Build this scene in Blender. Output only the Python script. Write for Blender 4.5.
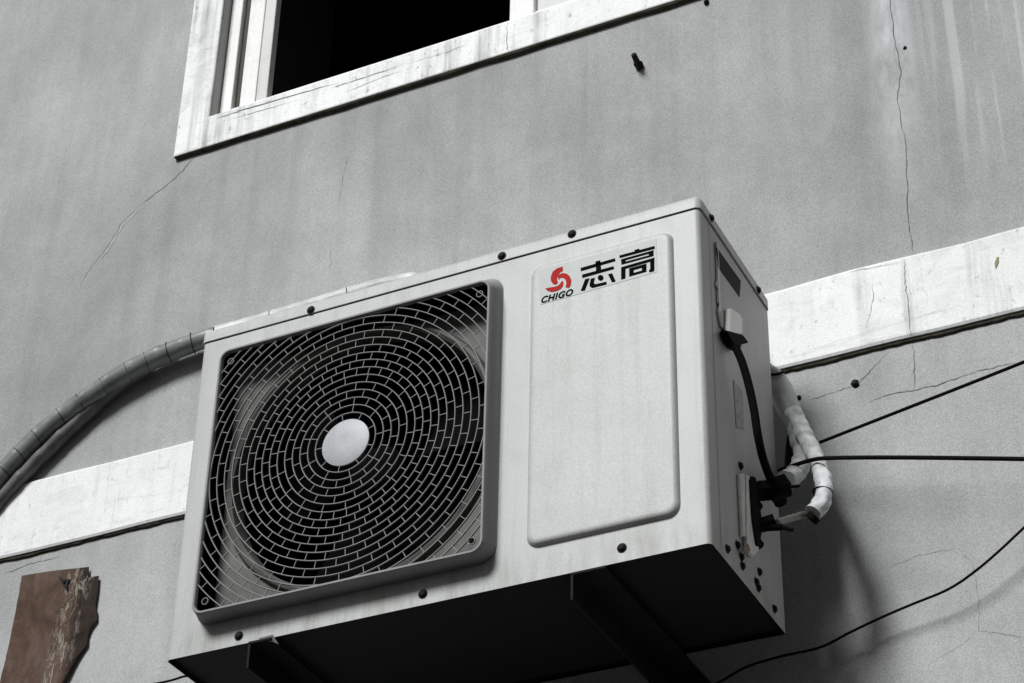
import bpy, bmesh, math, random
from mathutils import Vector, Matrix, Euler, noise
random.seed(7)
PI = math.pi
for o in list(bpy.data.objects): bpy.data.objects.remove(o, do_unlink=True)
S = bpy.context.scene
C = S.collection

# ------------------------------------------------------------------ camera
CAM = Vector((1.673741, -2.317922, -1.412637)); EUL = Euler((2.177824, -0.018643, 0.450220), 'XYZ'); F = 2268.910
cd = bpy.data.cameras.new('camera'); cam = bpy.data.objects.new('camera', cd); C.objects.link(cam)
cam.location = CAM; cam.rotation_euler = EUL
cd.sensor_width = 36; cd.lens = F * 36 / 1024; cd.clip_start = 0.05; cd.clip_end = 2000
S.camera = cam

# ------------------------------------------------------------------ light
SUN = Vector((0.223, 1.0, -0.90)).normalized()          # direction the light travels
el = math.asin(-SUN.z); az = math.atan2(-SUN.x, -SUN.y)  # azimuth from +y towards +x
w = bpy.data.worlds.new('World'); S.world = w; w.use_nodes = True
nt = w.node_tree; bg = nt.nodes['Background']
sky = nt.nodes.new('ShaderNodeTexSky'); sky.sky_type = 'NISHITA'; sky.sun_disc = False
sky.sun_elevation = el; sky.sun_rotation = az; sky.dust_density = 4.0; sky.air_density = 1.0
hs = nt.nodes.new('ShaderNodeHueSaturation'); hs.inputs['Saturation'].default_value = 0.08
nt.links.new(sky.outputs[0], hs.inputs['Color']); nt.links.new(hs.outputs[0], bg.inputs[0])
bg.inputs[1].default_value = 0.028
sl = bpy.data.lights.new('sun', 'SUN'); sl.energy = 5.0; sl.angle = math.radians(19); sl.color = (0.985, 1.0, 0.995)
so = bpy.data.objects.new('sun', sl); C.objects.link(so)
so.rotation_euler = (-SUN).to_track_quat('Z', 'Y').to_euler(); so.location = (-1, -5, 6)
S.view_settings.view_transform = 'Standard'; S.view_settings.look = 'None'
S.view_settings.exposure = -0.34; S.view_settings.gamma = 1
S.render.resolution_x = 1024; S.render.resolution_y = 683

# ------------------------------------------------------------------ dimensions (metres; origin = lower left front corner of the cabinet)
WD, DP, HT = 0.80, 0.2700, 0.5525
YW = 0.3844            # wall face
GZ = -3.02                # ground
ROT = EUL.to_matrix()
def at(u, v, y):          # survey helper: point of the plane y = const
    d = ROT @ Vector((u - 512, 341.5 - v, -F)); return CAM + d * ((y - CAM.y) / d.y)
def ax(u, v, x):
    d = ROT @ Vector((u - 512, 341.5 - v, -F)); return CAM + d * ((x - CAM.x) / d.x)

# ------------------------------------------------------------------ materials
class N:
    def __init__(s, name, rough=0.6, metal=0.0, spec=0.5):
        s.m = bpy.data.materials.new(name); s.m.use_nodes = True
        s.t = s.m.node_tree; s.b = s.t.nodes['Principled BSDF']
        s.b.inputs['Roughness'].default_value = rough; s.b.inputs['Metallic'].default_value = metal
        s.b.inputs['Specular IOR Level'].default_value = spec
        s.co = s.t.nodes.new('ShaderNodeTexCoord')
    def link(s, a, b): s.t.links.new(a, b)
    def vec(s, scale, offset=(0, 0, 0)):
        mp = s.t.nodes.new('ShaderNodeMapping'); mp.inputs['Scale'].default_value = scale; mp.inputs['Location'].default_value = offset
        s.link(s.co.outputs['Object'], mp.inputs[0]); return mp.outputs[0]
    def noise(s, scale=(1, 1, 1), detail=4, rough=0.6, dist=0.0, offset=(0, 0, 0)):
        n = s.t.nodes.new('ShaderNodeTexNoise'); n.inputs['Scale'].default_value = 1
        n.inputs['Detail'].default_value = detail; n.inputs['Roughness'].default_value = rough; n.inputs['Distortion'].default_value = dist
        s.link(s.vec(scale, offset), n.inputs['Vector']); return n.outputs[0]
    def ramp(s, fac, stops):
        r = s.t.nodes.new('ShaderNodeValToRGB'); e = r.color_ramp.elements
        while len(e) < len(stops): e.new(0.5)
        for i, (p, c) in enumerate(stops):
            if not hasattr(c, '__len__'): c = (c, c, c)
            e[i].position = p; e[i].color = (*c, 1)
        s.link(fac, r.inputs[0]); return r.outputs[0]
    def math(s, op, a, b=None):
        n = s.t.nodes.new('ShaderNodeMath'); n.operation = op
        for i, v in enumerate((a, b)):
            if v is None: continue
            if isinstance(v, (int, float)): n.inputs[i].default_value = v
            else: s.link(v, n.inputs[i])
        return n.outputs[0]
    def mix(s, fac, a, b, mode='MIX'):
        n = s.t.nodes.new('ShaderNodeMix'); n.data_type = 'RGBA'; n.blend_type = mode
        for k, v in ((0, fac), (6, a), (7, b)):
            if isinstance(v, (int, float)): n.inputs[k].default_value = v
            elif isinstance(v, tuple): n.inputs[k].default_value = (*v, 1)
            else: s.link(v, n.inputs[k])
        return n.outputs[2]
    def sep(s):
        n = s.t.nodes.new('ShaderNodeSeparateXYZ'); s.link(s.co.outputs['Object'], n.inputs[0]); return n.outputs
    def smooth(s, v, a, b):
        n = s.t.nodes.new('ShaderNodeMapRange'); n.interpolation_type = 'SMOOTHSTEP'
        n.inputs[1].default_value = a; n.inputs[2].default_value = b; s.link(v, n.inputs[0]); return n.outputs[0]
    def color(s, c):
        if isinstance(c, tuple): s.b.inputs['Base Color'].default_value = (*c, 1)
        else: s.link(c, s.b.inputs['Base Color'])
    def bump(s, h, strength=0.3, dist=0.002):
        n = s.t.nodes.new('ShaderNodeBump'); n.inputs['Strength'].default_value = strength; n.inputs['Distance'].default_value = dist
        s.link(h, n.inputs['Height']); s.link(n.outputs[0], s.b.inputs['Normal'])

def flat(name, c, rough=0.5, metal=0.0, var=0.15, scale=40, spec=0.5):
    n = N(name, rough, metal, spec)
    f = n.noise((scale,) * 3, 5)
    n.color(n.ramp(f, [(0.3, tuple(x * (1 - var) for x in c)), (0.7, tuple(min(1, x * (1 + var)) for x in c))]))
    n.bump(n.noise((scale * 6,) * 3, 3), 0.15, 0.001)
    return n.m

def plaster_mat():
    n = N('grey_painted_plaster', 0.9, spec=0.2)
    big = n.ramp(n.noise((1.3, 1.3, 1.1), 4, 0.55, 0.3), [(0.28, 0.72), (0.7, 1.10)])
    mid = n.ramp(n.noise((9, 9, 6), 6, 0.65), [(0.3, 0.86), (0.7, 1.08)])
    streak = n.ramp(n.noise((17, 17, 0.8), 5, 0.6, 0.1), [(0.33, 0.91), (0.5, 0.99), (0.72, 1.04)])
    grain = n.ramp(n.noise((560, 560, 480), 2, 0.7), [(0.3, 0.74), (0.7, 1.26)])
    col = n.mix(1.0, (0.445, 0.45, 0.449), big, 'MULTIPLY')
    for k in (mid, streak, grain): col = n.mix(1.0, col, k, 'MULTIPLY')
    X, Y, Z = n.sep()
    # pale lime runs high on the wall towards the right
    runs = n.ramp(n.noise((55, 55, 1.6), 3, 0.5, 0.25, (3, 0, 1)), [(0.50, 0), (0.60, 1)])
    msk = n.math('MULTIPLY', n.smooth(X, 1.0, 1.10), n.smooth(Z, 0.70, 0.98))
    col = n.mix(n.math('MULTIPLY', n.math('MULTIPLY', runs, msk), 0.35), col, (0.66, 0.67, 0.67))
    # patched filler round the long crack
    dx = n.math('ABSOLUTE', n.math('SUBTRACT', X, 0.995))
    ptch = n.math('MULTIPLY', n.math('SUBTRACT', 1.0, n.smooth(dx, 0.008, 0.05)), n.smooth(Z, 0.70, 1.1))
    ptch = n.math('MULTIPLY', ptch, n.ramp(n.noise((30, 30, 9), 4), [(0.35, 0.0), (0.6, 1)]))
    col = n.mix(n.math('MULTIPLY', ptch, 0.75), col, (0.62, 0.63, 0.65))
    # dirt stains that ran down the face, mostly on the left
    st = n.ramp(n.noise((5, 5, 1.0), 6, 0.65, 0.8, (9, 0, 4)), [(0.47, 0), (0.70, 1)])
    col = n.mix(n.math('MULTIPLY', st, 0.30), col, (0.24, 0.26, 0.255))
    # soft drips below the sill and where water leaves the unit
    dr = n.ramp(n.noise((26, 26, 1.2), 5, 0.6, 0.15, (4, 4, 4)), [(0.47, 0), (0.68, 1)])
    under = n.math('MULTIPLY', n.math('MULTIPLY', n.math('SUBTRACT', 1.0, n.smooth(Z, 1.32 - 0.02, 1.32)), n.smooth(Z, 1.32 - 0.75, 1.32 - 0.05)), n.smooth(X, -0.45, -0.35))
    col = n.mix(n.math('MULTIPLY', n.math('MULTIPLY', dr, under), 0.28), col, (0.24, 0.24, 0.235))
    pt = n.ramp(n.noise((4.5, 4.5, 5), 3, 0.5, 1.0, (3, 3, 9)), [(0.60, 0), (0.625, 1)])
    col = n.mix(n.math('MULTIPLY', pt, 0.06), col, (0.62, 0.62, 0.62))
    # darker pits and specks
    sp = n.ramp(n.noise((130, 130, 90), 3, 0.5), [(0.70, 0), (0.76, 1)])
    col = n.mix(n.math('MULTIPLY', sp, 0.5), col, (0.12, 0.12, 0.12))
    n.color(col)
    h = n.math('ADD', n.noise((260, 260, 260), 4, 0.7), n.math('MULTIPLY', n.noise((28, 28, 22), 5, 0.6), 2.0))
    n.bump(h, 0.22, 0.0018)
    return n.m

def white_mat(name, c, dirt=0.5, rough=0.7, streaky=True):
    n = N(name, rough, spec=0.3)
    col = n.ramp(n.noise((6, 6, 5), 5, 0.6), [(0.3, tuple(x * 0.88 for x in c)), (0.65, c)])
    if streaky:
        s1 = n.ramp(n.noise((38, 38, 1.8), 5, 0.65, 0.2), [(0.50, 0), (0.75, 1)])
        s1 = n.math('MULTIPLY', s1, n.ramp(n.noise((5, 5, 5), 3, 0.6, 0, (1, 7, 2)), [(0.38, 0.1), (0.62, 1.2)]))
        blot = n.ramp(n.noise((11, 11, 16), 6, 0.75, 0.8, (5, 1, 8)), [(0.50, 0), (0.75, 1)])
        col = n.mix(n.math('MULTIPLY', blot, dirt * 0.6), col, (0.38, 0.38, 0.37))
        col = n.mix(n.math('MULTIPLY', s1, dirt), col, (0.24, 0.24, 0.235))
        s2 = n.ramp(n.noise((90, 90, 60), 5, 0.7), [(0.60, 0), (0.70, 1)])
        col = n.mix(n.math('MULTIPLY', s2, dirt * 0.8), col, (0.2, 0.2, 0.19))
        s3 = n.ramp(n.noise((4, 4, 30), 5, 0.7, 1.2), [(0.60, 0), (0.74, 1)])
        col = n.mix(n.math('MULTIPLY', s3, dirt * 0.7), col, (0.3, 0.3, 0.29))
    g = n.ramp(n.noise((400, 400, 400), 2), [(0.3, 0.9), (0.7, 1.1)])
    n.color(n.mix(1.0, col, g, 'MULTIPLY'))
    n.bump(n.noise((120, 120, 120), 5, 0.7), 0.35, 0.0015)
    return n.m

def cabinet_mat(name, c, dirt=0.25, rough=0.48, spec=0.4):
    n = N(name, rough, spec=spec)
    col = n.ramp(n.noise((5, 5, 4), 5, 0.6), [(0.3, tuple(x * 0.92 for x in c)), (0.7, tuple(x * 1.03 for x in c))])
    s1 = n.ramp(n.noise((60, 60, 2.2), 5, 0.65, 0.1), [(0.5, 0), (0.8, 1)])
    col = n.mix(n.math('MULTIPLY', s1, dirt), col, (0.25, 0.245, 0.23))
    X, Y, Z = n.sep()
    low = n.math('MULTIPLY', n.math('SUBTRACT', 1.0, n.smooth(Z, 0.01, 0.07)), n.ramp(n.noise((26, 26, 6), 5, 0.7), [(0.42, 0), (0.68, 1)]))
    col = n.mix(n.math('MULTIPLY', low, 0.60), col, (0.20, 0.195, 0.18))
    blot = n.ramp(n.noise((13, 13, 9), 6, 0.7, 0.6, (4, 4, 1)), [(0.52, 0), (0.78, 1)])
    col = n.mix(n.math('MULTIPLY', blot, dirt * 0.7), col, (0.30, 0.285, 0.255))
    chips = n.ramp(n.noise((75, 75, 60), 4, 0.6, 0.3, (8, 2, 1)), [(0.73, 0), (0.75, 1)])
    col = n.mix(n.math('MULTIPLY', chips, 0.55), col, (0.13, 0.11, 0.09))
    top = n.math('MULTIPLY', n.smooth(Z, 0.47, 0.53), n.ramp(n.noise((22, 22, 14), 5, 0.7, 0.3), [(0.45, 0), (0.75, 1)]))
    col = n.mix(n.math('MULTIPLY', top, 0.32), col, (0.24, 0.23, 0.21))
    g = n.ramp(n.noise((450, 450, 450), 2), [(0.3, 0.88), (0.7, 1.12)])
    n.color(n.mix(1.0, col, g, 'MULTIPLY'))
    n.bump(n.math('ADD', n.noise((300, 300, 300), 3), n.math('MULTIPLY', n.noise((8, 8, 8), 2, 0.4), 14.0)), 0.12, 0.0006)
    return n.m

def rust_mat():
    n = N('rusted_sheet', 0.85, spec=0.2)
    col = n.ramp(n.noise((14, 14, 10), 6, 0.7, 0.5), [(0.3, (0.045, 0.028, 0.018)), (0.5, (0.085, 0.052, 0.038)), (0.72, (0.15, 0.105, 0.092))])
    X, Y, Z = n.sep()
    fl = n.ramp(n.noise((110, 110, 30), 6, 0.8, 1.2), [(0.51, 0), (0.585, 1)])
    d = n.math('ABSOLUTE', n.math('ADD', X, n.math('ADD', 0.008, n.math('MULTIPLY', Z, -0.12))))
    m = n.math('SUBTRACT', 1.0, n.smooth(d, 0.006, 0.034))
    side_shade = n.math('MULTIPLY', n.smooth(X, -0.004, 0.016), n.ramp(n.noise((40, 40, 25), 5, 0.7, 0.0, (2, 2, 2)), [(0.3, 1), (0.7, 0.65)]))  # shade of the turned right flap, put into the colour
    col = n.mix(n.math('MULTIPLY', side_shade, 1.0), col, (0.018, 0.013, 0.010))
    col = n.mix(n.math('MULTIPLY', n.math('MULTIPLY', fl, m), 0.8), col, (0.36, 0.34, 0.29))
    n.color(col); n.bump(n.noise((90, 90, 60), 6, 0.7), 0.8, 0.003)
    return n.m

M = dict(
    plaster=plaster_mat(),
    trim=white_mat('white_trim_paint', (0.84, 0.85, 0.85), 0.65),
    surround=white_mat('white_window_surround', (0.90, 0.91, 0.91), 0.85),
    sash=white_mat('white_sash_paint', (0.86, 0.86, 0.85), 0.22, 0.5),
    sash2=white_mat('grey_sash_paint', (0.66, 0.66, 0.65), 0.3, 0.5),  # greyer strip on the right of the stile
    reveal=white_mat('window_reveal', (0.42, 0.42, 0.41), 0.4),
    seal=flat('dark_seal', (0.05, 0.048, 0.035), 0.8),
    frosted=white_mat('frosted_pane', (0.52, 0.53, 0.52), 0.3, 0.4),
    crack=flat('crack_dirt', (0.17, 0.17, 0.17), 0.95, var=0.5, scale=80, spec=0.05),
    crackfaint=flat('faint_crack', (0.32, 0.32, 0.32), 0.95, var=0.3, scale=80, spec=0.05),
    crackpale=flat('crack_edge', (0.56, 0.57, 0.57), 0.95, spec=0.05),
    ledge_shade=flat('ledge_shade_strip', (0.055, 0.052, 0.04), 0.95, var=0.5, scale=60, spec=0.05),  # dark colour for painted shade under the band and surround
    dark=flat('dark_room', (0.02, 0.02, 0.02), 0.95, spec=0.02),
    body=cabinet_mat('painted_steel', (0.470, 0.480, 0.474), 0.42),
    side=cabinet_mat('painted_steel_side', (0.47, 0.445, 0.445), 0.5),
    grille=cabinet_mat('grille_plastic', (0.27, 0.27, 0.265), 0.5, 0.7, 0.15),
    frame=cabinet_mat('grille_frame_plastic', (0.29, 0.295, 0.295), 0.45, 0.75, 0.12),
    disc=cabinet_mat('hub_disc', (0.42, 0.43, 0.455), 0.4),
    pan=flat('shade_black_steel', (0.010, 0.010, 0.010), 0.75, spec=0.2),  # near-black puts the shade of underside and recess into the colour
    inner=flat('shade_black_interior', (0.004, 0.004, 0.004), 0.9, spec=0.05),  # near-black puts the shade behind the grille into the colour
    shroud=flat('fan_shroud_plastic', (0.105, 0.105, 0.099), 0.6, var=0.35, scale=18),
    screw=flat('dark_screw', (0.012, 0.012, 0.012), 0.7, spec=0.15),
    iron=flat('black_bracket_iron', (0.007, 0.007, 0.007), 0.7, var=0.5, spec=0.15),
    black=flat('black_rubber', (0.006, 0.006, 0.006), 0.8, spec=0.06),
    tape=flat('grey_wrapping_tape', (0.185, 0.19, 0.19), 0.42, var=0.35, scale=25),
    tapedark=flat('dark_wrapping_tape', (0.10, 0.103, 0.10), 0.6, var=0.35, scale=25),
    tape2=flat('pale_wrapping_tape', (0.48, 0.49, 0.50), 0.45, var=0.25, scale=30),
    tape3=flat('white_wrapping_tape', (0.66, 0.67, 0.68), 0.5, var=0.30, scale=55),
    brass=flat('dull_tube', (0.26, 0.25, 0.22), 0.45, 0.6),
    cap=flat('white_plastic', (0.80, 0.80, 0.78), 0.4, var=0.04),
    valve=flat('valve_plate_paint', (0.66, 0.65, 0.63), 0.4, var=0.15),
    valverust=flat('valve_stain', (0.20, 0.13, 0.09), 0.7),
    red=flat('red_print', (0.40, 0.018, 0.015), 0.7, var=0.05, spec=0.1),
    ink=flat('black_print', (0.006, 0.006, 0.007), 0.7, var=0.05, spec=0.0),
    decal=flat('silver_sticker', (0.43, 0.455, 0.45), 0.55, 0.0, var=0.05),
    label=flat('faded_label', (0.30, 0.32, 0.30), 0.6, var=0.35, scale=90),
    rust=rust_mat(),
    leaf=flat('dry_leaf_green', (0.20, 0.21, 0.10), 0.7),
    concrete=flat('alley_concrete', (0.025, 0.025, 0.024), 0.9, var=0.3, scale=3, spec=0.1),
)

# ------------------------------------------------------------------ mesh helpers
def obj(name, bm, mats, parent=None, smooth=None, bevel=0, loc=None):
    me = bpy.data.meshes.new(name)
    bmesh.ops.remove_doubles(bm, verts=bm.verts, dist=1e-6)
    bmesh.ops.recalc_face_normals(bm, faces=bm.faces)
    if loc is not None: bmesh.ops.translate(bm, verts=bm.verts, vec=-Vector(loc))
    bm.to_mesh(me); bm.free()
    o = bpy.data.objects.new(name, me); C.objects.link(o)
    for m in (mats if isinstance(mats, (list, tuple)) else [mats]): me.materials.append(m)
    if loc is not None: o.location = loc
    if parent is not None:
        o.parent = parent; o.location = Vector(o.location) - Vector(parent.get('base', (0, 0, 0)))
    if smooth is not None:
        me.shade_smooth(); me.set_sharp_from_angle(angle=math.radians(smooth))
    if bevel:
        b = o.modifiers.new('bevel', 'BEVEL'); b.width = bevel; b.segments = 2; b.limit_method = 'ANGLE'; b.angle_limit = math.radians(40)
    return o
def thing(name, label, cat, loc=(0, 0, 0), group=None):
    o = bpy.data.objects.new(name, None); C.objects.link(o); o.location = loc; o.empty_display_size = 0.05
    o['base'] = tuple(loc); tag(o, label, cat, group); return o
def tag(o, label, cat, group=None):
    o['label'] = label; o['category'] = cat
    if group: o['group'] = group
    return o
def box(bm, a, b, mi=0):
    (x0, y0, z0), (x1, y1, z1) = a, b
    vs = [bm.verts.new(p) for p in ((x0,y0,z0),(x1,y0,z0),(x1,y1,z0),(x0,y1,z0),(x0,y0,z1),(x1,y0,z1),(x1,y1,z1),(x0,y1,z1))]
    for f in ((0,3,2,1),(4,5,6,7),(0,1,5,4),(1,2,6,5),(2,3,7,6),(3,0,4,7)):
        bm.faces.new([vs[i] for i in f]).material_index = mi
def quad(bm, pts, mi=0):
    f = bm.faces.new([bm.verts.new(p) for p in pts]); f.material_index = mi; return f
def prism(bm, pts, d, mi=0):
    d = Vector(d); a = [bm.verts.new(p) for p in pts]; b = [bm.verts.new(Vector(p) + d) for p in pts]
    n = len(pts)
    bm.faces.new(a).material_index = mi; bm.faces.new(b[::-1]).material_index = mi
    for i in range(n): bm.faces.new((a[i], b[i], b[(i+1) % n], a[(i+1) % n])).material_index = mi
def spline(pts, n=10):
    P = [Vector(p) for p in pts]; P = [P[0]*2 - P[1]] + P + [P[-1]*2 - P[-2]]; out = []
    for i in range(1, len(P) - 2):
        for k in range(n):
            t = k / n; a, b, c, d = P[i-1], P[i], P[i+1], P[i+2]
            out.append(0.5 * (2*b + (c-a)*t + (2*a-5*b+4*c-d)*t*t + (3*b-a-3*c+d)*t**3))
    out.append(P[-2]); return out
def tube(bm, pts, r, seg=16, wrap=0, pitch=0.03, lump=0.0, caps=True, mi=0):
    n = len(pts); L = [0]
    for i in range(1, n): L.append(L[-1] + (pts[i]-pts[i-1]).length)
    up = Vector((0.1, 0.3, 1)); rings = []
    t0 = (pts[1]-pts[0]).normalized(); u = (up - up.dot(t0)*t0).normalized()
    for i, p in enumerate(pts):
        t = (pts[min(i+1, n-1)] - pts[max(i-1, 0)]).normalized()
        u = (u - u.dot(t)*t).normalized(); v = t.cross(u)
        rr = r(L[i]/L[-1]) if callable(r) else r
        ring = []
        for k in range(seg):
            a = 2*PI*k/seg; q = rr
            if wrap: 
                ph = (L[i]/pitch + a/(2*PI)*1.0) % 1.0; q *= 1 + wrap*(ph - 0.5)
            if lump: q *= 1 + lump*noise.noise(p*35 + Vector((a, 0, 0)))
            ring.append(bm.verts.new(p + u*math.cos(a)*q + v*math.sin(a)*q))
        rings.append(ring)
    for i in range(n-1):
        for k in range(seg):
            bm.faces.new((rings[i][k], rings[i][(k+1)%seg], rings[i+1][(k+1)%seg], rings[i+1][k])).material_index = mi
    if caps: bm.faces.new(rings[0]).material_index = mi; bm.faces.new(rings[-1][::-1]).material_index = mi
def dense(pts, step):
    out = [pts[0]]
    for a, b in zip(pts, pts[1:]):
        k = max(1, int((b-a).length/step))
        for i in range(1, k+1): out.append(a.lerp(b, i/k))
    return out
def rrect(x0, x1, z0, z1, r, n=6):
    pts = []
    for cx, cz, a0 in ((x1-r, z1-r, 0), (x0+r, z1-r, 90), (x0+r, z0+r, 180), (x1-r, z0+r, 270)):
        for k in range(n+1):
            a = math.radians(a0 + 90*k/n); pts.append((cx + r*math.cos(a), cz + r*math.sin(a)))
    return pts
def loft(bm, loops, close_last=False, mi=0):
    V = [[bm.verts.new(p) for p in lp] for lp in loops]; n = len(V[0])
    for a, b in zip(V, V[1:]):
        for i in range(n): bm.faces.new((a[i], a[(i+1)%n], b[(i+1)%n], b[i])).material_index = mi
    if close_last: bm.faces.new(V[-1]).material_index = mi
    return V
def ring_between(bm, outer, inner):     # fills a flat region between two loops of the same length
    n = len(outer)
    for i in range(n): bm.faces.new((outer[i], outer[(i+1)%n], inner[(i+1)%n], inner[i]))
def disc(bm, c, axis, r, h, seg=20, dome=0.3, mi=0):
    c = Vector(c); axis = Vector(axis).normalized(); u = axis.orthogonal().normalized(); v = axis.cross(u)
    loops = []
    for rr, hh in ((r, 0), (r, h*(1-dome)), (r*0.75, h*0.95), (r*0.3, h)):
        loops.append([c + axis*hh + u*math.cos(2*PI*k/seg)*rr + v*math.sin(2*PI*k/seg)*rr for k in range(seg)])
    V = loft(bm, loops, True, mi); bm.faces.new(V[0][::-1]).material_index = mi

# ------------------------------------------------------------------ ground
bm = bmesh.new(); quad(bm, [(-400, -400, GZ), (400, -400, GZ), (400, 400, GZ), (-400, 400, GZ)])
g = obj('ground', bm, M['concrete']); g['kind'] = 'structure'

# ------------------------------------------------------------------ building
BX0, BX1, BZ1 = -7.0, 8.0, 4.6
PW = YW - 0.010                                   # face of the window surround
c0 = at(173, 157, PW); SX0, SZ0 = c0.x, c0.z      # outer lower left corner of the surround
ci = at(209, 116, PW); IX0, IZ0 = ci.x, ci.z
SX1, SZ1 = SX0 + 1.75, SZ0 + 1.45
IX1, IZ1 = SX1 - (IX0 - SX0), SZ1 - (IZ0 - SZ0)
B = thing('building', 'grey plastered building with white trim band and white framed window behind the air conditioner', 'building', (0, YW, GZ))
bm = bmesh.new(); TH = 0.24
for a, b in (((BX0, GZ), (IX0, BZ1)), ((IX1, GZ), (BX1, BZ1)), ((IX0, GZ), (IX1, IZ0)), ((IX0, IZ1), (IX1, BZ1))):
    box(bm, (a[0], YW, a[1]), (b[0], YW + TH, b[1]))
box(bm, (BX0, YW + 2.5, GZ), (BX1, YW + 2.7, BZ1)); box(bm, (BX0, YW + TH, GZ), (BX0 + .2, YW + 2.5, BZ1)); box(bm, (BX1 - .2, YW + TH, GZ), (BX1, YW + 2.5, BZ1))
def crack(bm, pts, wd, y=YW, mi=1, jit=0.0014, sub=7):
    P = [at(u, v, y - 0.0008) for u, v in pts]; Q = []
    for a, b in zip(P, P[1:]):
        for k in range(sub):
            q = a.lerp(b, k/sub)
            if k: q += Vector((random.uniform(-jit, jit), 0, random.uniform(-jit, jit)))
            Q.append(q)
    Q.append(P[-1]); n = len(Q)
    vs = []
    for i, q in enumerate(Q):
        t = (Q[min(i+1, n-1)] - Q[max(i-1, 0)]).normalized(); s = Vector((-t.z, 0, t.x))
        e = min(1, i/4 + 0.15, (n-1-i)/4 + 0.15) * wd * random.uniform(0.25, 0.65)
        vs.append((bm.verts.new(q - s*e/2), bm.verts.new(q + s*e/2)))
    for a, b in zip(vs, vs[1:]): bm.faces.new((a[0], a[1], b[1], b[0])).material_index = mi
crack(bm, [(888, -60), (890, 0), (893, 30), (901, 70), (897, 100), (905, 140), (907, 180), (908, 215), (913, 254)], 0.0030)
crack(bm, [(912, 338), (914, 360), (914, 389)], 0.0022)
crack(bm, [(868, 402), (890, 394), (914, 390), (940, 384), (965, 375), (985, 369), (1016, 362)], 0.0020)
crack(bm, [(806, 401), (830, 393), (848, 387), (858, 383), (870, 370), (890, 350)], 0.0018)
crack(bm, [(889, 567), (915, 556), (940, 550), (958, 548)], 0.0012, mi=3)
crack(bm, [(958, 548), (972, 562), (979, 600), (978, 630), (1000, 633), (1026, 638)], 0.0012, mi=3)
crack(bm, [(978, 630), (960, 645), (935, 660)], 0.0010, mi=3)
crack(bm, [(350, 150), (344, 170), (341, 190), (338, 205)], 0.0012, mi=3)
crack(bm, [(330, 240), (331, 262), (328, 270)], 0.0010, mi=3)
crack(bm, [(199, 150), (183, 170), (172, 180), (158, 191), (140, 205)], 0.0045, mi=3)
crack(bm, [(140, 205), (122, 222), (108, 245), (90, 268), (80, 285)], 0.0020, mi=3)
crack(bm, [(142, 207), (124, 224), (110, 247), (98, 262)], 0.0040, mi=2)
crack(bm, [(0, 575), (30, 563), (60, 556)], 0.0035, mi=3)
obj('wall', bm, [M['plaster'], M['crack'], M['crackpale'], M['crackfaint']], B)
bm = bmesh.new(); box(bm, (BX0 - .1, YW - .1, BZ1), (BX1 + .1, YW + 2.8, BZ1 + .15)); obj('roof', bm, M['plaster'], B)
# trim band: bowed a little, uneven lower edge
bm = bmesh.new(); n = 260; Z0, Z1, PB = 0.5010, 0.6455, 0.009; rows = []
for i in range(n + 1):
    x = BX0 + 0.01 + (BX1 - BX0 - 0.02)*i/n
    j = 0.0035*noise.noise(Vector((x*7, 1, 0))) + 0.002*noise.noise(Vector((x*30, 5, 0)))
    k = 0.003*noise.noise(Vector((x*6, 9, 0))) + 0.0016*noise.noise(Vector((x*45, 2, 0))) + 0.0008*noise.noise(Vector((x*160, 2, 0)))
    rows.append([bm.verts.new(p) for p in ((x, YW-0.0005, Z0 + j), (x, YW-PB+.002, Z0 + j), (x, YW-PB, Z0 + j + .004), (x, YW-PB, Z1 + k - .004), (x, YW-PB+.0008, Z1 + k - .0008), (x, YW-0.0005, Z1 + k))])
for a, b in zip(rows, rows[1:]):
    for q in range(5): bm.faces.new((a[q], b[q], b[q+1], a[q+1]))
crack(bm, [(904, 259), (905, 280), (908, 305), (911, 337)], 0.0024, YW - PB)
crack(bm, [(872, 278), (873, 300), (865, 330)], 0.0010, YW - PB)
crack(bm, [(846, 272), (870, 268), (903, 262)], 0.0014, YW - PB)
obj('trim_band', bm, [M['trim'], M['crack']], B)
# dark strip that paints the band's shade on the wall below it
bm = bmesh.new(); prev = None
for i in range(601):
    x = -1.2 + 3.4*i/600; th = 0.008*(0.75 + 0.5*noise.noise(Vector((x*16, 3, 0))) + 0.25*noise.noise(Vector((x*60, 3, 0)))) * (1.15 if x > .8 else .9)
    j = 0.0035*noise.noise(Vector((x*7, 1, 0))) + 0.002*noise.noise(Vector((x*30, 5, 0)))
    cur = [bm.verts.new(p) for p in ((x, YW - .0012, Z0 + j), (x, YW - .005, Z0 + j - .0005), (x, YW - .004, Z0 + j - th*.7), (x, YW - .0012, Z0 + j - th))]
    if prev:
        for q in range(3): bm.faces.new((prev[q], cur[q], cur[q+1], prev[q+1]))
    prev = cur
obj('band_shade_line', bm, M['ledge_shade'], B)
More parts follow.
